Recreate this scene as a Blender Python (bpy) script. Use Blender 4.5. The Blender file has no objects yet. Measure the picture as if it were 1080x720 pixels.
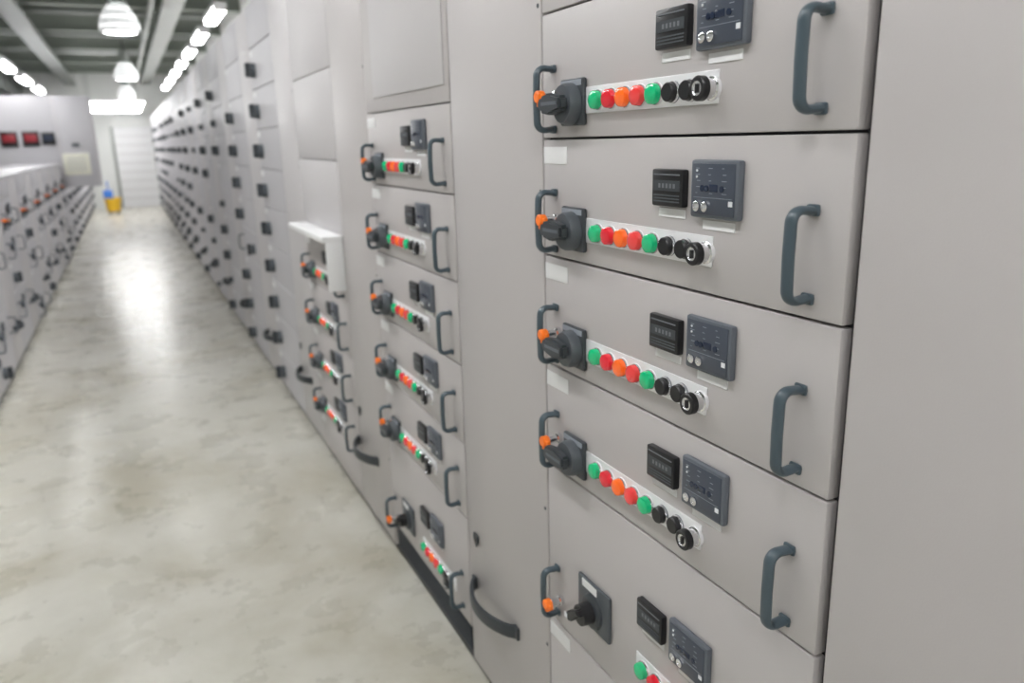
import bpy, bmesh, math, random
import numpy as np
from mathutils import Vector, Matrix
random.seed(4)
SC=bpy.context.scene
COL=bpy.context.collection
D=.75; H=2.085*D

# ---------------------------------------------------------------- materials
def mat(name,c,rough=.5,metal=0,emit=0,ecol=None,noise=0,nscale=8,bump=0,bscale=300,coat=0,spec=.5):
    m=bpy.data.materials.new(name);m.use_nodes=True
    nt=m.node_tree;N=nt.nodes;L=nt.links
    b=N['Principled BSDF']
    b.inputs['Base Color'].default_value=(*c,1)
    b.inputs['Roughness'].default_value=rough
    b.inputs['Metallic'].default_value=metal
    b.inputs['Specular IOR Level'].default_value=spec
    b.inputs['Coat Weight'].default_value=coat
    if emit:
        b.inputs['Emission Color'].default_value=(*(ecol or c),1)
        b.inputs['Emission Strength'].default_value=emit
    if noise or bump:
        tc=N.new('ShaderNodeTexCoord')
    if noise:
        n=N.new('ShaderNodeTexNoise');n.inputs['Scale'].default_value=nscale;n.inputs['Detail'].default_value=4
        L.new(tc.outputs['Object'],n.inputs['Vector'])
        r=N.new('ShaderNodeMapRange');r.inputs['To Min'].default_value=1-noise;r.inputs['To Max'].default_value=1+noise
        L.new(n.outputs['Fac'],r.inputs['Value'])
        mx=N.new('ShaderNodeMix');mx.data_type='RGBA';mx.blend_type='MULTIPLY';mx.inputs[0].default_value=1
        mx.inputs[6].default_value=(*c,1)
        L.new(r.outputs['Result'],mx.inputs[7]);L.new(mx.outputs[2],b.inputs['Base Color'])
    if bump:
        n2=N.new('ShaderNodeTexNoise');n2.inputs['Scale'].default_value=bscale
        L.new(tc.outputs['Object'],n2.inputs['Vector'])
        bp=N.new('ShaderNodeBump');bp.inputs['Strength'].default_value=bump;bp.inputs['Distance'].default_value=.001
        L.new(n2.outputs['Fac'],bp.inputs['Height']);L.new(bp.outputs[0],b.inputs['Normal'])
    return m
PAINT=mat('grey_enamel',(.525,.497,.497),.42,noise=.03,nscale=2,bump=.25,bscale=500)
PAINT2=mat('grey_enamel_light',(.575,.555,.565),.45,noise=.03,nscale=2)
PAINTF=mat('grey_enamel_cool',(.53,.52,.545),.42,noise=.05,nscale=3)
GAP=mat('gap_shade',(.05,.05,.055),.7)  # shade inside the panel gaps, put in as a dark colour
PLIN=mat('plinth_black',(.06,.06,.065),.6)
HAND=mat('slate_plastic',(.062,.090,.110),.35,bump=.1)
DARK=mat('dark_plastic',(.045,.052,.060),.4)
DARK2=mat('charcoal_plastic',(.080,.092,.105),.42)
BLACK=mat('black_plastic',(.010,.010,.012),.35)
GREYP=mat('grey_plastic',(.12,.135,.160),.4)
RELF=mat('relay_face',(.060,.072,.098),.3)
CHROME=mat('chrome',(.82,.82,.84),.18,metal=1)
ALU=mat('brushed_aluminium',(.88,.88,.90),.35,metal=.2,noise=.04,nscale=40)
WHITE=mat('white_label',(.85,.85,.86),.5)
MARK=mat('white_print',(.8,.82,.85),.5)
PRINTD=mat('dim_print',(.32,.35,.40),.5)
DIGIT=mat('counter_wheel',(.16,.17,.19),.4)
ORANGE=mat('orange_plastic_glow',(.95,.20,.02),.4,emit=.12)  # faint glow put into plain plastic that is no lamp
def lens(n,c,e): return mat(n,c,.15,emit=e,coat=.8)
GREEN=lens('green_lens',(.0,.50,.20),.10)
RED=lens('red_lens',(.74,.012,.03),.10)
ORL=lens('orange_lens',(1.,.15,.01),.14)
REDS=lens('red_lens_soft',(.82,.045,.045),.14)
REDD=mat('red_display',(.25,.02,.03),.3,emit=.06,ecol=(.8,.05,.06))
LCD=mat('dark_screen',(.02,.03,.06),.15)
LAMP=mat('lamp_glass',(1,1,1),.3,emit=32,ecol=(1,1,1))
LAMPD=mat('lamp_glass_rib_shade',(.5,.55,.55),.3,emit=.12,ecol=(.9,1,1))  # shaded copy of the lamp glass, dims alternate ribs
LAMPM=mat('lamp_glass_side_lit',(.8,.8,.8),.3,emit=.75,ecol=(1,1,1))  # lit copy of the same glass for the rib sides
TUBE=mat('tube_glow',(1,1,1),.3,emit=37,ecol=(1,1,1))
TUBEW=mat('tube_glow_soft',(1,1,1),.3,emit=33,ecol=(1,1,1))
STEEL=mat('galvanised_steel',(.30,.32,.30),.45,metal=.4,noise=.1,nscale=3)
YEL=mat('yellow_plastic',(.9,.55,.03),.45)
BLUE=mat('blue_plastic',(.05,.2,.65),.45)
PAPER=mat('paper_yellowed',(.78,.77,.66),.6)
CEILM=mat('ceiling_paint',(.15,.17,.145),.8,noise=.25,nscale=1.5)
BEAM=mat('beam_paint',(.28,.31,.27),.6,noise=.08,nscale=2)
WALLM=mat('wall_paint',(.80,.81,.79),.7,noise=.03,nscale=2)

# concrete floor
FL=bpy.data.materials.new('polished_concrete');FL.use_nodes=True
nt=FL.node_tree;N=nt.nodes;L=nt.links;b=N['Principled BSDF']
tc=N.new('ShaderNodeTexCoord')
n1=N.new('ShaderNodeTexNoise');n1.inputs['Scale'].default_value=1.4;n1.inputs['Detail'].default_value=9;n1.inputs['Roughness'].default_value=.62;n1.inputs['Distortion'].default_value=.4
n2=N.new('ShaderNodeTexNoise');n2.inputs['Scale'].default_value=4;n2.inputs['Detail'].default_value=8;n2.inputs['Roughness'].default_value=.65
for n in (n1,n2): L.new(tc.outputs['Object'],n.inputs['Vector'])
cr=N.new('ShaderNodeValToRGB');e=cr.color_ramp.elements
e[0].position=.33;e[0].color=(.47,.44,.35,1);e[1].position=.62;e[1].color=(.69,.675,.61,1)
x=cr.color_ramp.elements.new(.47);x.color=(.59,.57,.495,1)
L.new(n1.outputs['Fac'],cr.inputs[0])
mr=N.new('ShaderNodeMapRange');mr.inputs['To Min'].default_value=.86;mr.inputs['To Max'].default_value=1.10;L.new(n2.outputs['Fac'],mr.inputs[0])
mx=N.new('ShaderNodeMix');mx.data_type='RGBA';mx.blend_type='MULTIPLY';mx.inputs[0].default_value=1
L.new(cr.outputs[0],mx.inputs[6]);L.new(mr.outputs[0],mx.inputs[7]);L.new(mx.outputs[2],b.inputs['Base Color'])
rr=N.new('ShaderNodeMapRange');rr.inputs['To Min'].default_value=.22;rr.inputs['To Max'].default_value=.34;L.new(n2.outputs['Fac'],rr.inputs[0]);L.new(rr.outputs[0],b.inputs['Roughness'])
bp=N.new('ShaderNodeBump');bp.inputs['Strength'].default_value=.08;bp.inputs['Distance'].default_value=.002;L.new(n2.outputs['Fac'],bp.inputs['Height']);L.new(bp.outputs[0],b.inputs['Normal'])

# ---------------------------------------------------------------- mesh builder (u along row, v up, w out of the face)
class MB:
    def __init__(s): s.bm=bmesh.new(); s.mats=[]
    def mi(s,m):
        if m not in s.mats: s.mats.append(m)
        return s.mats.index(m)
    def box(s,u0,u1,v0,v1,w0,w1,m,bev=0,seg=2):
        k=s.mi(m)
        vs=[s.bm.verts.new((-w,u,v)) for w in (w0,w1) for u in (u0,u1) for v in (v0,v1)]
        fs=[]
        for a in ((0,1,3,2),(4,6,7,5),(0,4,5,1),(2,3,7,6),(0,2,6,4),(1,5,7,3)):
            f=s.bm.faces.new([vs[i] for i in a]);f.material_index=k;fs.append(f)
        if bev:
            es=list({e for f in fs for e in f.edges})
            r=bmesh.ops.bevel(s.bm,geom=es,offset=bev,segments=seg,affect='EDGES',profile=.5)
            for f in r['faces']: f.material_index=k
        return fs
    def lathe(s,u,v,prof,mats,seg=24,axis='w'):
        rings=[]
        for r,h in prof:
            if r<1e-6:
                p=[s.bm.verts.new(s.ax(u,v,0,0,h,axis))]
            else:
                p=[s.bm.verts.new(s.ax(u,v,r*math.cos(2*math.pi*i/seg),r*math.sin(2*math.pi*i/seg),h,axis)) for i in range(seg)]
            rings.append(p)
        for j in range(len(rings)-1):
            m=mats[j] if isinstance(mats,list) else mats
            k=s.mi(m);a,b=rings[j],rings[j+1]
            for i in range(seg):
                i2=(i+1)%seg
                if len(a)==1 and len(b)==1: continue
                if len(a)==1: q=[a[0],b[i],b[i2]]
                elif len(b)==1: q=[a[i],a[i2],b[0]]
                else: q=[a[i],a[i2],b[i2],b[i]]
                f=s.bm.faces.new(q);f.material_index=k
    def ax(s,u,v,a,b,h,axis):
        if axis=='w': return (-h,u+a,v+b)
        if axis=='z': return (a,b+u,h+v)
        if axis=='y': return (a,u+h,v+b)
    def sweep(s,path,prof,m,up=Vector((0,1,0))):
        k=s.mi(m);rings=[]
        n=len(path)
        for i,p in enumerate(path):
            t=(path[min(i+1,n-1)]-path[max(i-1,0)]).normalized()
            nn=t.cross(up).normalized()
            rings.append([s.bm.verts.new(p+up*a+nn*b) for a,b in prof])
        q=len(prof)
        for i in range(n-1):
            for j in range(q):
                f=s.bm.faces.new([rings[i][j],rings[i][(j+1)%q],rings[i+1][(j+1)%q],rings[i+1][j]]);f.material_index=k
        for r in (rings[0],rings[-1]):
            f=s.bm.faces.new(r);f.material_index=k
    def prism(s,pts,w0,w1,m,bev=0):
        k=s.mi(m)
        a=[s.bm.verts.new((-w0,u,v)) for u,v in pts];b=[s.bm.verts.new((-w1,u,v)) for u,v in pts]
        fs=[s.bm.faces.new(a),s.bm.faces.new(b)]
        for i in range(len(pts)):
            j=(i+1)%len(pts);fs.append(s.bm.faces.new([a[i],a[j],b[j],b[i]]))
        for f in fs: f.material_index=k
        if bev:
            es=list({e for f in fs for e in f.edges})
            r=bmesh.ops.bevel(s.bm,geom=es,offset=bev,segments=2,affect='EDGES')
            for f in r['faces']: f.material_index=k
    def done(s,name,ang=35):
        bmesh.ops.recalc_face_normals(s.bm,faces=s.bm.faces)
        me=bpy.data.meshes.new(name)
        for f in s.bm.faces: f.smooth=True
        s.bm.to_mesh(me);s.bm.free()
        for m in s.mats: me.materials.append(m)
        me.set_sharp_from_angle(angle=math.radians(ang))
        return me
def obj(name,me,loc=(0,0,0),parent=None,rot=0,label=None,cat=None,group=None,kind=None):
    o=bpy.data.objects.new(name,me);COL.objects.link(o)
    o.location=loc
    if rot: o.rotation_euler=(0,0,rot)
    if parent: o.parent=parent
    if label:o['label']=label
    if cat:o['category']=cat
    if group:o['group']=group
    if kind:o['kind']=kind
    return o

# ---------------------------------------------------------------- component geometry functions
def oval(a,b,n=14): return [(a*math.cos(2*math.pi*i/n),b*math.sin(2*math.pi*i/n)) for i in range(n)]
def g_handle(mb,u,v,l=.120,out=.038,m=None,q=6):
    m=m or HAND
    r=.015;h=l/2;pts=[]
    pts.append(Vector((0,u,v-h+.006)))
    for i in range(q+1):
        a=math.pi/2*i/q
        pts.append(Vector((-(out-r+r*math.sin(a)),u,v-h+.004+r-r*math.cos(a))))
    pts.append(Vector((-out-.001,u,v)))
    for i in range(q+1):
        a=math.pi/2*(1-i/q)
        pts.append(Vector((-(out-r+r*math.sin(a)),u,v+h-.004-r+r*math.cos(a))))
    pts.append(Vector((0,u,v+h-.006)))
    mb.sweep(pts,oval(.0092,.0058,14 if q>3 else 6),m)
    for z in (v-h+.005,v+h-.005): mb.box(u-.0100,u+.0100,z-.0075,z+.0075,0,.006,m,.003,2 if q>3 else 1)
def g_light(mb,u,v,m,black=False):
    if black:
        mb.lathe(u,v,[(.0162,0),(.0162,.005),(.0150,.008),(.0140,.008),(.0140,.015),(.0125,.017),(0,.0165)],[GREYP,CHROME,BLACK,BLACK,BLACK,BLACK],seg=28)
    else:
        mb.lathe(u,v,[(.0172,0),(.0172,.005),(.0163,.0075),(.0156,.0075),(.0156,.014),(.0146,.0172),(.0115,.0195),(.006,.0208),(0,.0211)],[ALU,CHROME,DARK,m,m,m,m,m],seg=28)
def g_key(mb,u,v):
    mb.lathe(u,v,[(.0165,0),(.0165,.006),(.014,.008),(.014,.019),(.0170,.020),(.0170,.029),(.0150,.031),(.0100,.031),(.0100,.0295),(0,.0295)],[ALU,CHROME,CHROME,CHROME,BLACK,BLACK,BLACK,CHROME,CHROME])
    mb.box(u-.0022,u+.0022,v-.006,v+.006,.0292,.0318,BLACK)
def g_strip(mb,u0,u1,v0,v1): mb.box(u0,u1,v0,v1,0,.003,ALU,.0012)
def g_rotary(mb,u,v):
    mb.box(u-.041,u+.041,v-.041,v+.041,0,.010,DARK,.004)
    mb.box(u-.036,u+.036,v+.028,v+.038,.0095,.0108,PRINTD)
    mb.lathe(u,v-.003,[(.037,.008),(.036,.024),(.033,.030),(.012,.032),(0,.032)],DARK2,seg=32)
    mb.prism([(u-.026,v-.014),(u+.018,v-.022),(u+.052,v-.016),(u+.060,v-.002),(u+.052,v+.012),(u+.015,v+.018),(u-.026,v+.011)],.030,.050,DARK,.005)
    mb.box(u-.018,u+.040,v-.004,v+.002,.0495,.0510,GREYP)
def g_lock(mb,u,v):
    mb.lathe(u,v,[(.011,0),(.011,.008),(.0075,.010),(.0075,.030)],CHROME,seg=16)
    mb.lathe(u,v,[(.0085,.028),(.0115,.031),(.0115,.043),(.009,.045),(0,.045)],ORANGE,seg=12)
    mb.box(u-.018,u+.002,v-.007,v+.005,.032,.041,ORANGE,.002)
    mb.box(u-.004,u+.006,v-.018,v-.006,.032,.042,ORANGE,.002)
def g_meter(mb,u0,u1,v0,v1):
    mb.box(u0,u1,v0,v1,0,.013,BLACK,.003)
    du=u1-u0;dv=v1-v0
    mb.box(u0+.005,u1-.005,v0+.42*dv,v1-.30*dv,.0128,.0140,DARK)
    for i in range(5): mb.box(u0+.016+i*.009,u0+.021+i*.009,v0+.50*dv,v0+.62*dv,.0138,.0142,DIGIT)
    for i in range(3): mb.box(u0+.006,u1-.006,v0+.12*dv+i*.0046,v0+.12*dv+.0018+i*.0046,.0129,.0138,DARK2)
    mb.box(u0+.006,u1-.006,v1-.009,v1-.007,.0129,.0138,DIGIT)
    mb.box(u0+.006,u1-.004,v0-.017,v0-.004,0,.0015,WHITE)
def g_relay(mb,u0,u1,v0,v1):
    mb.box(u0,u1,v0,v1,0,.012,GREYP,.004)
    mb.box(u0+.006,u1-.006,v0+.005,v1-.005,.0118,.0136,RELF,.0008)
    U=lambda a:u1-.006-(u1-u0-.012)*a
    V=lambda a:v0+.005+(v1-v0-.010)*a
    mb.box(U(.62),U(.42),V(.46),V(.60),.0134,.0142,LCD,.0003)
    random.seed(3)
    for j in range(5):
        for i in range(3):
            a=.08+.3*i+random.uniform(0,.05);ln=random.uniform(.04,.12)
            mb.box(U(a+ln),U(a),V(.90-j*.12),V(.90-j*.12)+.0009,.0136,.0139,PRINTD)
    for a,c in ((.12,.74),(.12,.86)): mb.lathe(U(a),V(c),[(.0018,.0136),(.0018,.0148),(0,.015)],MARK,seg=8)
    for a in (.26,.36,.72): mb.lathe(U(a),V(.52),[(.0045,.0136),(.0045,.0150),(0,.0152)],LCD,seg=12)
    mb.box(U(.05),U(.95),V(.335),V(.335)+.0006,.0136,.0139,PRINTD)
    for a in (.14,.34): mb.lathe(U(a),V(.16),[(.0072,.0136),(.0072,.0165),(.005,.018),(.0025,.018),(.0025,.0172),(0,.0172)],CHROME,seg=20)
    mb.box(U(.97),U(.88),V(.2),V(.30),.0136,.0142,MARK)
    mb.box(u0+.016,u1-.018,v0-.017,v0-.004,0,.0015,WHITE)
def g_plate(mb,u0,u1,v0,v1):
    mb.box(u0,u1,v0,v1,0,.008,DARK2,.004)
    uc=(u0+u1)/2;vc=(v0+v1)/2-.008
    mb.box(u0+.045,u1-.02,v1-.020,v1-.004,.0078,.0092,WHITE)
    mb.lathe(uc,vc,[(.037,.008),(.036,.014),(.031,.017),(0,.017)],DARK,seg=32)
    mb.lathe(uc,vc,[(.024,.017),(.022,.040),(0,.041)],BLACK,seg=24)
    mb.prism([(uc-.022,vc+.012),(uc-.008,vc+.020),(uc+.032,vc-.004),(uc+.036,vc-.018),(uc+.018,vc-.022)],.036,.054,BLACK,.003)
    mb.box(uc+.024,uc+.034,vc-.016,vc-.006,.0535,.0548,MARK)
def g_bow(mb,u0,u1,v):
    n=16;pts=[]
    for i in range(n+1):
        t=i/n;s=math.sin(math.pi*t)
        pts.append(Vector((-.050*s**.7-.002,u0+(u1-u0)*t,v)))
    mb.sweep(pts,[(a,b) for a,b in ((.018,.004),(.013,.006),(-.013,.006),(-.018,.004),(-.018,-.004),(-.013,-.006),(.013,-.006),(.018,-.004))],DARK,up=Vector((0,0,1)))
    for q in (u0,u1): mb.box(q-.014,q+.014,v-.018,v+.018,0,.008,DARK,.003)

def single(fn,name,*a):
    mb=MB();fn(mb,*a);return mb.done(name)
ME={}
ME['handle']=single(g_handle,'pull_handle',0,0)
ME['light_g']=single(g_light,'lg',0,0,GREEN);ME['light_r']=single(g_light,'lr',0,0,RED)
ME['light_o']=single(g_light,'lo',0,0,ORL);ME['light_s']=single(g_light,'ls',0,0,REDS)
ME['btn']=single(g_light,'lb',0,0,BLACK,True)
ME['key']=single(g_key,'key',0,0)
ME['strip']=single(g_strip,'strip',0,.358,0,.045)
ME['strips']=single(g_strip,'strips',0,.30,0,.045)
ME['rotary']=single(g_rotary,'rotary',0,0)
ME['lock']=single(g_lock,'lock',0,0)
ME['meter']=single(g_meter,'meter',0,.076,0,.056)
ME['relay']=single(g_relay,'relay',0,.102,0,.082)
ME['plate']=single(g_plate,'plate',0,.120,0,.104)
mb=MB();mb.box(0,.09,0,.032,0,.0015,WHITE,.0005);ME['label']=mb.done('label')
DW=.760
def face(w,h,m=PAINT,gap=.002):
    mb=MB();mb.box(gap,w-gap,gap,h-gap,-.02,0,m,.0025);return mb.done('face')
RH=.2285
ME['f1']=face(DW,RH)
LIGHTS=(('light_g','indicator_light','green indicator light'),('light_r','indicator_light','red indicator light'),('light_o','indicator_light','orange indicator light'),('light_s','indicator_light','pale red indicator light'),('light_g','indicator_light','green indicator light'),('btn','push_button','black push button'),('btn','push_button','black push button'))
def drawer(parent,u,z,h,kind,lab=True,fm=None):
    d=obj('drawer',fm or (ME['f1'] if abs(h-RH)<1e-6 else face(DW,h)),(0,u,z),parent)
    d['label']='light grey enamel withdrawable drawer front'
    A=lambda n,k,u,v,l=None: obj(n,ME[k],(0,u,v),d,label=l)
    if kind=='A':
        A('pull_handle','handle',.056,.082);A('pull_handle','handle',.712,.072)
        A('rotary_switch','rotary',.632,.063);A('interlock_key','lock',.702,.076,'orange tipped chrome interlock key')
        A('indicator_strip','strip',.240,.042)
        for i,(k,n,l) in enumerate(LIGHTS): A(n,k,.547-i*.0415,.0630,l)
        A('key_switch','key',.252,.0625,'chrome and black key switch')
        A('hour_meter','meter',.300,.124);A('protection_relay','relay',.180,.113)
        if lab: A('name_label','label',.665,h-.047)
    if kind=='P':
        o=h-.375
        A('pull_handle','handle',.056,o+.12);A('pull_handle','handle',.716,o+.084)
        A('interlock_key','lock',.700,o+.068,'orange tipped chrome interlock key')
        A('selector_switch','plate',.498,o+.080,'black selector knob on square dark plate')
        A('hour_meter','meter',.322,o+.193);A('protection_relay','relay',.202,o+.180)
        A('indicator_strip','strips',.110,o+.080)
        for i,(k,n,l) in enumerate(LIGHTS[:6]): A(n,k,.383-i*.0405,o+.102,l)
        A('key_switch','key',.135,o+.102)
    if kind=='L':
        A('name_label','label',.665,h-.047)
    return d
def simple(kind):
    mb=MB();mb.box(.002,DW-.002,.002,RH-.002,-.02,0,PAINTF,.0025,1)
    if kind=='A':
        g_handle(mb,.054,.087,q=2);g_handle(mb,.698,.079,q=2)
        mb.box(.587,.669,.023,.105,0,.01,DARK);mb.box(.60,.70,.05,.08,.01,.055,DARK);mb.box(.68,.70,.08,.10,0,.05,ORANGE)
        mb.box(.245,.60,.042,.087,0,.003,ALU)
        for i,m in enumerate((GREEN,RED,ORL,REDS,GREEN,BLACK,BLACK)): mb.lathe(.538-i*.0405,.0645,[(.015,0),(.014,.017),(0,.018)],m,seg=8)
        mb.lathe(.262,.062,[(.015,0),(.015,.04),(0,.04)],[CHROME,BLACK],seg=10)
        mb.box(.315,.39,.124,.178,0,.013,BLACK);mb.box(.190,.292,.115,.195,0,.013,RELF)
    if kind=='B':
        mb.lathe(.60,.10,[(.042,0),(.040,.025),(.02,.03),(0,.03)],DARK2,seg=12)
        mb.box(.586,.614,.064,.142,.025,.055,DARK,.005,1)
        mb.box(.64,.73,RH-.045,RH-.015,0,.002,WHITE)
    if kind=='E':
        mb.lathe(.60,.10,[(.030,0),(.028,.02),(.015,.024),(0,.024)],DARK2,seg=12)
        mb.box(.590,.610,.076,.126,.02,.040,DARK,.004,1)
    if kind=='C':
        mb.lathe(.16,.11,[(.036,0),(.034,.03),(.02,.034),(0,.034)],DARK2,seg=12)
        mb.box(.148,.172,.07,.15,.03,.05,BLACK,.004,1)
        g_handle(mb,.69,.11,q=2)
    if kind=='H':
        g_handle(mb,.054,.087,q=2,out=.05,m=GREYP);g_handle(mb,.698,.087,q=2,out=.05,m=GREYP)
        mb.box(.30,.38,.10,.16,0,.013,DARK2);mb.lathe(.50,.10,[(.03,0),(.03,.03),(0,.03)],DARK,seg=10)
    if kind=='D':
        mb.box(.64,.73,RH-.045,RH-.015,0,.002,WHITE)
    return mb.done('drawer_'+kind)
SM={k:simple(k) for k in 'ABCDEH'}

def body_mesh(L,top,depth=.6,base=.06,side=PAINT):
    mb=MB()
    fs=mb.box(0,L-.001,base,top,-depth,-.0205,side)
    fs[1].material_index=mb.mi(GAP)  # front face coloured dark so the gaps between panels read as shadow
    return mb.done('body')
def plinth_mesh(L,base=.06,depth=.58):
    mb=MB();mb.box(0,L-.001,0,base,-depth,-.03,PLIN)
    return mb.done('plinth')
def bodyparts(root,L,top,side=PAINT,depth=.6):
    obj('body',body_mesh(L,top,depth,side=side),(0,0,0),root);obj('plinth',plinth_mesh(L,depth=depth-.02),(0,0,0),root)
def root(y,lab,x=.75,rot=0,group='grey switchgear cabinets along the aisle'):
    o=bpy.data.objects.new('switchgear_cabinet',None);COL.objects.link(o);o.location=(x,y,0);o.rotation_euler=(0,0,rot)
    o['label']=lab;o['category']='electrical cabinet';o['group']=group;o.empty_display_size=.1
    return o
def door(r,u,w,z0,z1,m=PAINT,handle=True,scr=True):
    mb=MB();mb.box(.002,w-.002,.002,z1-z0-.002,-.02,0,m,.003)
    if scr:
        for z in (.35,.70,1.05,1.4,1.75): mb.lathe(.012,z,[(.0045,0),(.0045,.001),(0,.0015)],DARK,seg=8)
    d=obj('cable_door',mb.done('door'),(0,u,z0),r)
    if handle:
        b=MB();g_bow(b,0,.27,0);obj('bow_handle',b.done('bow'),(0,.175,.342-z0),d,label='curved dark plastic bow handle')
        k=MB();k.prism([(-.016,.020),(.016,.020),(.017,.002),(0,-.022),(-.017,.002)],0,.006,DARK,.002);k.lathe(0,.002,[(.006,.006),(.006,.008),(0,.008)],BLACK,seg=12)
        obj('door_lock',k.done('lock'),(0,w-.065,.482-z0),d,label='small dark shield shaped lock')
    return d
TOP=2.35
r0=root(-.45,'tall light grey plain-fronted cabinet beside the drawer cabinet')
bodyparts(r0,1.10,TOP)
mb=MB();mb.box(.002,1.090,.002,TOP-.062,-.02,0,PAINT,.005);obj('cable_door',mb.done('door'),(0,0,.06),r0)
r1=root(.65,'grey switchgear cabinet with drawers and four rows of coloured indicator lights')
bodyparts(r1,1.255,TOP)
obj('blank_panel',face(DW,TOP-1.7915),(0,.003,1.7915),r1)
for k in range(4): drawer(r1,.003,1.563-RH*k,RH,'A',lab=k>0)
drawer(r1,.003,.8775-.375,.375,'P')
drawer(r1,.003,.06,.4425,'L')
door(r1,.765,.489,.06,TOP)
r2=root(1.905,'grey switchgear cabinet with five lit drawers beneath a flat panel')
bodyparts(r2,1.235,TOP)
p=obj('blank_panel',face(DW,TOP-1.6575),(0,.003,1.6575),r2)
mb=MB();mb.box(0,.63,0,.60,0,.004,PAINT2,.0015);obj('cover_plate',mb.done('plate'),(0,.03,.045),p)
for k in range(5): drawer(r2,.003,1.429-RH*k,RH,'A')
drawer(r2,.003,.16,.355,'P')
mb=MB();mb.box(.004,DW-.004,.062,.155,-.02,-.012,PLIN)
for i in range(6): mb.box(.02,DW-.02,.070+i*.014,.075+i*.014,-.012,-.004,DARK,.001,1)
obj('vent_grille',mb.done('vent'),(0,.003,0),r2)
door(r2,.765,.468,.06,TOP)
r3=root(3.14,'grey switchgear cabinet with a protruding white ledge above its drawers')
bodyparts(r3,1.24,TOP)
for z0,z1 in ((1.1515,1.50),(1.50,1.85),(1.85,TOP)):
    obj('blank_panel',face(DW,z1-z0,PAINT2),(0,.003,z0),r3)
for k in range(5): drawer(r3,.003,.923-RH*k if k<4 else .06,RH if k<4 else .1775,'A' if k<4 else 'L')
mb=MB();mb.box(0,.72,.20,.225,0,.085,WHITE,.004);mb.box(0,.012,0,.20,0,.07,WHITE,.002);mb.box(.012,.05,0,.20,0,.004,WHITE)
obj('cable_ledge',mb.done('ledge'),(0,.01,.98),r3,label='white metal ledge with end bracket')
door(r3,.765,.473,.06,TOP,PAINT2)
shared={}
pat=['BBBBBBBBB','BBBCBBBBD','BEBBEDBEB','EBEBDBBEB','BEEBDBEBE']
y=4.38;i=0
while y<23:
    L=1.24
    r=root(y,'grey switchgear cabinet with rows of dark rotary handles')
    if 'b' not in shared:
        shared['b']=body_mesh(L,TOP);shared['p']=plinth_mesh(L);shared['t']=face(DW,TOP-.06-RH*9,PAINTF)
        m_=MB();m_.box(.002,.471,.002,2.288,-.02,0,PAINT2,.003)
        g_bow(m_,.12,.36,.255)
        shared['d']=m_.done('door')
    obj('body',shared['b'],(0,0,0),r);obj('plinth',shared['p'],(0,0,0),r)
    pp=pat[i%5]
    for k in range(9): obj('drawer',SM[pp[k]],(0,.003,.06+RH*k),r)
    obj('blank_panel',shared['t'],(0,.003,.06+RH*9),r)
    obj('cable_door',shared['d'],(0,.765,.06),r)
    y+=1.25;i+=1
G2='lower grey switchgear cabinets across the aisle'
LX=-.894
LT=1.35
lb=body_mesh(1.24,LT);lp=plinth_mesh(1.24);lt=face(DW,LT-.06-RH*5,PAINTF)
m_=MB();m_.box(.002,.471,.002,LT-.062,-.02,0,PAINT2,.003);g_bow(m_,.12,.36,.255)
ld=m_.done('door')
m_=MB();m_.box(0,1.239,LT+.0005,LT+.03,-.6,.004,PAINTF,.004);lc=m_.done('top')
y=5.25;i=0
while y<13.9:
    r=root(y+1.24,'low grey switchgear cabinet with handles and dark knobs',LX,math.pi,G2)
    obj('body',lb,(0,0,0),r);obj('plinth',lp,(0,0,0),r);obj('top_cap',lc,(0,0,0),r)
    for k in range(5): obj('drawer',SM[('BHDHA','DHBHA','HDHBA')[i%3][k]],(0,.003,.06+RH*k),r)
    obj('blank_panel',lt,(0,.003,.06+RH*5),r);obj('cable_door',ld,(0,.765,.06),r)
    y+=1.245;i+=1
y=14.02
i=0
tb=body_mesh(1.24,2.37,.9,side=PAINTF);tp=plinth_mesh(1.24,depth=.88)
m_=MB();m_.box(.002,.471,.002,2.308,-.02,0,PAINTF,.003);td=m_.done('door')
while y<23:
    r=root(y+1.24,'tall grey cabinet with instruments beside the low row' if i==0 else 'tall grey switchgear cabinet with dark rotary handles',LX,math.pi,G2)
    obj('body',tb,(0,0,0),r);obj('plinth',tp,(0,0,0),r)
    for k in range(10): obj('drawer',SM['BCBBABCBDB'[k]],(0,.003,.06+RH*k),r)
    obj('cable_door',td,(0,.765,.06),r)
    if i==0:
        for q,(cx,rm) in enumerate(((-1.50,REDD),(-1.22,REDD),(-.99,LCD))):
            m_=MB();s=.11 if q<2 else .09
            m_.box(1.24,1.262,-s,s,-s,s,BLACK,.006)
            m_.box(1.26,1.266,-s*.4,s*.6,-s*.75,s*.75,rm,.003)
            obj('panel_meter',m_.done('meter'),(-(cx-LX),0,1.745),r,label='square black panel meter with red display' if q<2 else 'square black panel meter')
        m_=MB();m_.box(1.242,1.262,1.02,2.36,0,.54,PAINTF,.004)
        m_.box(1.262,1.272,1.06,2.32,.02,.04,PAINT2);m_.box(1.262,1.272,1.06,2.32,.50,.52,PAINT2)
        m_.box(1.262,1.275,1.62,1.67,.20,.30,DARK2)
        obj('open_door',m_.done('door'),(0,0,0),r,label='grey cabinet door swung open')
        m_=MB();m_.box(1.262,1.275,1.20,1.52,.05,.41,PAPER,.003)
        for j in range(4): m_.box(1.2745,1.276,1.27+j*.055,1.28+j*.055,.10,.36,PRINTD)
        obj('document_pocket',m_.done('doc'),(0,0,0),r,label='pale paper document sheet')
    y+=1.25;i+=1

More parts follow.
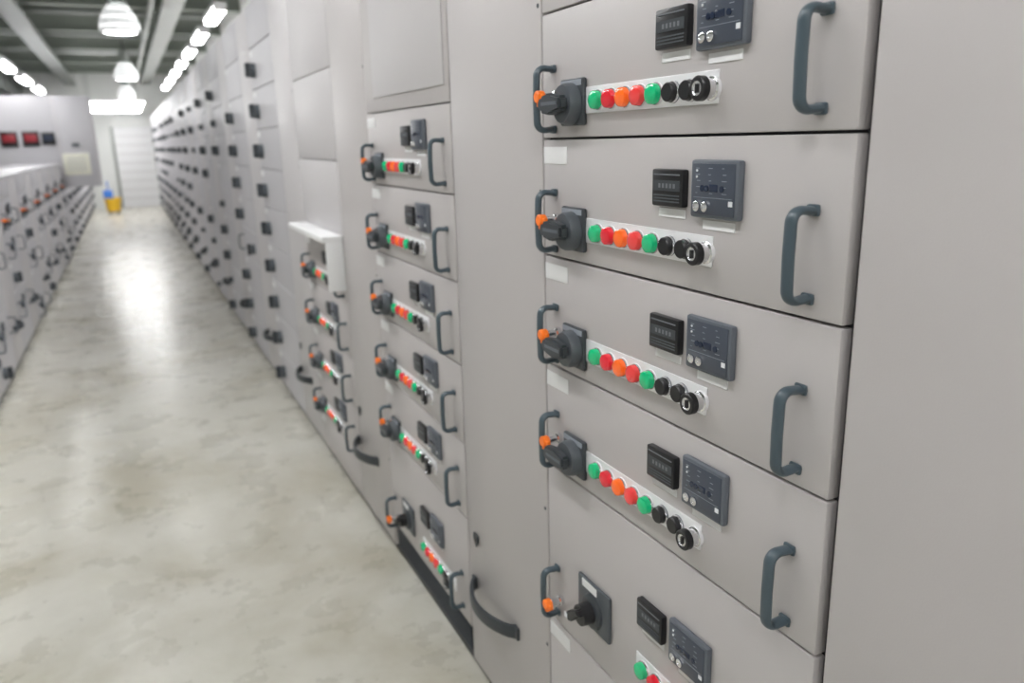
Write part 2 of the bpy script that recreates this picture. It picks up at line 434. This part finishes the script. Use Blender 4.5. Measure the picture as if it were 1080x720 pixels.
# ---------------------------------------------------------------- room
def slab(name,x0,x1,y0,y1,z0,z1,m):
    mb=MB();mb.box(y0,y1,z0,z1,-x1,-x0,m);o=obj(name,mb.done(name));o['kind']='structure';return o
X0,X1,Y0,Y1,ZC=-4.6,1.75,-3.2,24.6,3.95
slab('floor',X0,X1,Y0,Y1,-.1,0,FL)
slab('ceiling',X0,X1,Y0,Y1,ZC,ZC+.1,CEILM)
slab('wall_right',X1,X1+.1,Y0,Y1,0,ZC,WALLM)
slab('wall_left',X0-.1,X0,Y0,Y1,0,ZC,WALLM)
slab('wall_back',X0,X1,Y0-.1,Y0,0,ZC,WALLM)
slab('wall_end',X0,X1,Y1,Y1+.1,0,ZC,WALLM)
mb=MB()
mb.box(Y1-.06,Y1-.001,0,2.25,-.86,-.78,STEEL);mb.box(Y1-.06,Y1-.001,0,2.25,.18,.26,STEEL);mb.box(Y1-.12,Y1-.001,2.15,2.40,-.86,.26,WALLM)
for k in range(9): mb.box(Y1-.045,Y1-.02,k*.24,k*.24+.226,-.78,.18,WHITE,.004,1)
mb.box(Y1-.03,Y1-.001,0,2.2,-.78,.18,PAINT)
o=obj('door_1',mb.done('door'));o['kind']='structure'
k=1
yb=2.0
while yb<24:
    mb=MB();mb.box(yb-.09,yb+.09,3.40,3.425,-X1+.001,-X0-.001,BEAM);mb.box(yb-.008,yb+.008,3.42,3.93,-X1+.001,-X0-.001,BEAM);mb.box(yb-.09,yb+.09,3.925,ZC-.001,-X1+.001,-X0-.001,BEAM)
    o=obj('trim_%d'%k,mb.done('beam'));o['kind']='structure';k+=1;yb+=2.6
def run_box(name,x0,x1,z0,z1,m,lab,cat,y0=2.5,y1=24.4,ribs=True):
    mb=MB();mb.box(y0,y1,z0,z1,-x1,-x0,m)
    if ribs:
        yy=y0+.6
        while yy<y1: mb.box(yy,yy+.04,z0-.02,z1+.02,-x1-.02,-x0+.02,m);yy+=1.2
    yy=y0+1.0
    while yy<y1:
        for xx in (x0+.02,x1-.04): mb.box(yy,yy+.015,z1,ZC-.001,-xx-.015,-xx,m)
        yy+=2.6
    return obj(name,mb.done(name),label=lab,cat=cat)
run_box('air_duct',-2.9,-2.1,2.85,3.30,STEEL,'rectangular galvanised steel air duct hung under the ceiling','duct')
run_box('cable_tray',.66,.90,3.25,3.32,STEEL,'galvanised cable tray hung under the ceiling beams','cable tray',ribs=False)
run_box('cable_tray',-1.15,-.90,3.20,3.27,STEEL,'narrow galvanised cable tray hung under the ceiling beams','cable tray',ribs=False)
def cross(y,z0,z1,w):
    mb=MB();mb.box(y,y+w,z0,z1,-1.6,1.2,STEEL)
    for xx in (-1.5,-.7,.1,.9): mb.box(y-.02,y+w+.02,z0-.02,z1+.02,xx,xx+.04,STEEL)
    for xx in (-1.3,.5): mb.box(y+w/2-.01,y+w/2+.01,z1,ZC-.001,xx,xx+.02,STEEL)
    obj('air_duct',mb.done('cross_duct'),label='galvanised duct crossing beneath the ceiling above the aisle',cat='duct')
cross(18.08,3.40,3.66,.30)
def pipe(x,z,r,m):
    mb=MB();mb.lathe(0,0,[(0,2.5),(r,2.5),(r,24.4),(0,24.4)],m,seg=14,axis='y')
    yy=4.6
    while yy<24:
        mb.box(yy,yy+.04,-r-.01,r+.01,-r-.01,r+.01,m);mb.box(yy+.01,yy+.03,r,ZC-z-.001,-.006,.006,m);yy+=2.6
    obj('ceiling_pipe',mb.done('pipe'),(x,0,z),label='round grey conduit pipe hung below the ceiling',cat='pipe',group='pipes under the ceiling')
pipe(-1.72,3.12,.07,STEEL);pipe(-1.95,3.18,.045,BEAM);pipe(.54,3.30,.035,STEEL)
for yy in (5.9,8.5,11.1,13.7,16.3,18.9):
    mb=MB()
    for q,(dy,rr_) in enumerate(((0,.035),(.16,.022),(.26,.022))):
        k=mb.mi(STEEL)
        ring=[[mb.bm.verts.new((xx,dy+rr_*math.cos(t*math.pi/5),rr_*math.sin(t*math.pi/5))) for t in range(10)] for xx in (-4.4,1.6)]
        for t in range(10): mb.bm.faces.new([ring[0][t],ring[0][(t+1)%10],ring[1][(t+1)%10],ring[1][t]])
        for g in ring: mb.bm.faces.new(g)
    for xx in (-3.6,-.3,1.45): mb.box(-.01,.01,.03,ZC-3.52-.001,-xx-.006,-xx+.006,STEEL);mb.box(-.04,.29,.030,.042,-xx-.012,-xx+.012,STEEL)
    obj('ceiling_pipe',mb.done('pipes'),(0,yy,3.52),label='thin galvanised conduits crossing the ceiling',cat='pipe',group='pipes under the ceiling')

# ---------------------------------------------------------------- luminaires
def pendant(y,x):
    r=bpy.data.objects.new('pendant_lamp',None);COL.objects.link(r);r.location=(x,y,2.85)
    r['label']='glowing ribbed glass high-bay lamp hanging on a cord';r['category']='lamp';r['group']='high-bay lamps above the aisle'
    if 'pl' not in ME:
        m_=MB();pr=[(.06,.14)];mm=[]
        for j in range(6):
            z=.12-j*.042;R=(.105,.135,.160,.178,.188,.192)[j]
            pr+=[(R,z),(R+.008,z-.024),(R-.014,z-.038)];mm+=[LAMPD,LAMPM,LAMPD if j%2 else LAMPM]  # rib shading put in by alternating dim and bright glass
        pr+=[(.15,-.135),(.10,-.12),(0,-.12)];mm+=[LAMPM,LAMP,LAMP]
        m_.lathe(0,0,pr,mm,seg=20,axis='z');ME['pl']=m_.done('glass',20)
        m_=MB();m_.lathe(0,0,[(0,.34),(.045,.34),(.065,.31),(.065,.18),(.10,.15),(.10,.142),(0,.142)],STEEL,seg=20,axis='z');ME['pc']=m_.done('cap')
        m_=MB();m_.lathe(0,0,[(.008,.34),(.008,ZC-2.851),(0,ZC-2.851)],DARK,seg=8,axis='z');ME['pw']=m_.done('cord')
    obj('lamp_glass',ME['pl'],(0,0,0),r);obj('ballast_housing',ME['pc'],(0,0,0),r);obj('cord',ME['pw'],(0,0,0),r)
for yy,xx in ((-2.6,.0),(3.4,.0),(9.4,.13),(15.5,.21),(21.0,.24)): pendant(yy,xx)
def linear(x,y,z,L=1.5,along='y',tm=None):
    r=bpy.data.objects.new('fluorescent_lamp',None);COL.objects.link(r);r.location=(x,y,z)
    if along=='x': r.rotation_euler=(0,0,math.pi/2)
    r['label']='white fluorescent batten with glowing diffuser hanging from the ceiling';r['category']='lamp';r['group']='fluorescent battens above the cabinets'
    key='ln%.2f'%L+'%.2f'%z
    if key not in ME:
        m_=MB();m_.prism([(-L/2,.03),(L/2,.03),(L/2,.08),(-L/2,.08)],-.07,.07,WHITE)
        m_.box(-L/2-.002,-L/2+.02,-.012,.03,-.065,.065,WHITE);m_.box(L/2-.02,L/2+.002,-.012,.03,-.065,.065,WHITE)
        for s in (-1,1): m_.box(s*L*.4-.004,s*L*.4+.004,.08,ZC-z-.001,-.004,.004,STEEL)
        ME[key]=m_.done('housing')
        m_=MB();m_.box(-L/2+.021,L/2-.021,-.010,.0295,-.055,.055,tm or TUBE)
        ME[key+'t']=m_.done('diffuser')
    obj('housing',ME[key],(0,0,0),r);obj('diffuser',ME[key+'t'],(0,0,0),r)
yy=-1.5
while yy<23:
    linear(1.12,yy,2.97,1.1)
    yy+=1.9
for yy in (11.,13.5,16.,18.5): linear(-1.35,yy,2.72,1.5)
for yy in (19.2,20.6,22.0,23.2): linear(-.08,yy,2.50,1.25,'x',TUBEW)
for yy in (-2.,0.,1.9,3.8,5.7): linear(-.45,yy,3.12,1.5)  # unseen battens over the near aisle, added for even soft light

# ---------------------------------------------------------------- cleaning bucket at the far end
r=bpy.data.objects.new('mop_bucket',None);COL.objects.link(r);r.location=(-.40,22.3,0);r['label']='yellow plastic mop bucket with blue wringer near the end door';r['category']='bucket'
m_=MB();m_.lathe(0,0,[(0,.05),(.13,.05),(.15,.07),(.19,.36),(.205,.37),(.205,.39),(.18,.39),(.14,.10),(0,.10)],YEL,seg=20,axis='z')
obj('bucket_body',m_.done('b'),(0,0,0),r)
m_=MB();m_.box(-.10,.12,.36,.58,-.02,.19,BLUE,.02);m_.box(-.02,.02,.56,.80,.06,.09,BLUE,.008);obj('wringer',m_.done('w'),(0,0,0),r,label='blue wringer')
for a in (-1,1):
    for b_ in (-1,1):
        m_=MB();m_.box(-.015,.015,0,.06,-.025,.025,DARK,.008);obj('caster',m_.done('c'),(a*.09,b_*.09,0),r)

# ---------------------------------------------------------------- camera
F=826.0;p,s_,rl=[math.radians(a) for a in (14.455,25.393,-1.443)]
sp,cp,ss,cs=math.sin(p),math.cos(p),math.sin(s_),math.cos(s_)
f=Vector((ss*cp,cs*cp,-sp));R=Vector((cs,-ss,0));U=Vector((ss*sp,cs*sp,cp))
R2=R*math.cos(rl)+U*math.sin(rl);U2=-R*math.sin(rl)+U*math.cos(rl)
cd=bpy.data.cameras.new('camera');cam=bpy.data.objects.new('camera',cd);COL.objects.link(cam)
M=Matrix.Identity(4)
for i in range(3): M[i][0]=R2[i];M[i][1]=U2[i];M[i][2]=-f[i]
M[0][3]=0;M[1][3]=0;M[2][3]=H
cam.matrix_world=M
cd.sensor_width=36;cd.lens=F/1080*36;cd.clip_start=.02
cd.dof.use_dof=True;cd.dof.focus_distance=1.2;cd.dof.aperture_fstop=3.2
SC.camera=cam
w=bpy.data.worlds.new('w');SC.world=w;w.use_nodes=True;w.node_tree.nodes['Background'].inputs[0].default_value=(1,1,1,1);w.node_tree.nodes['Background'].inputs[1].default_value=.3
SC.view_settings.view_transform='Standard'
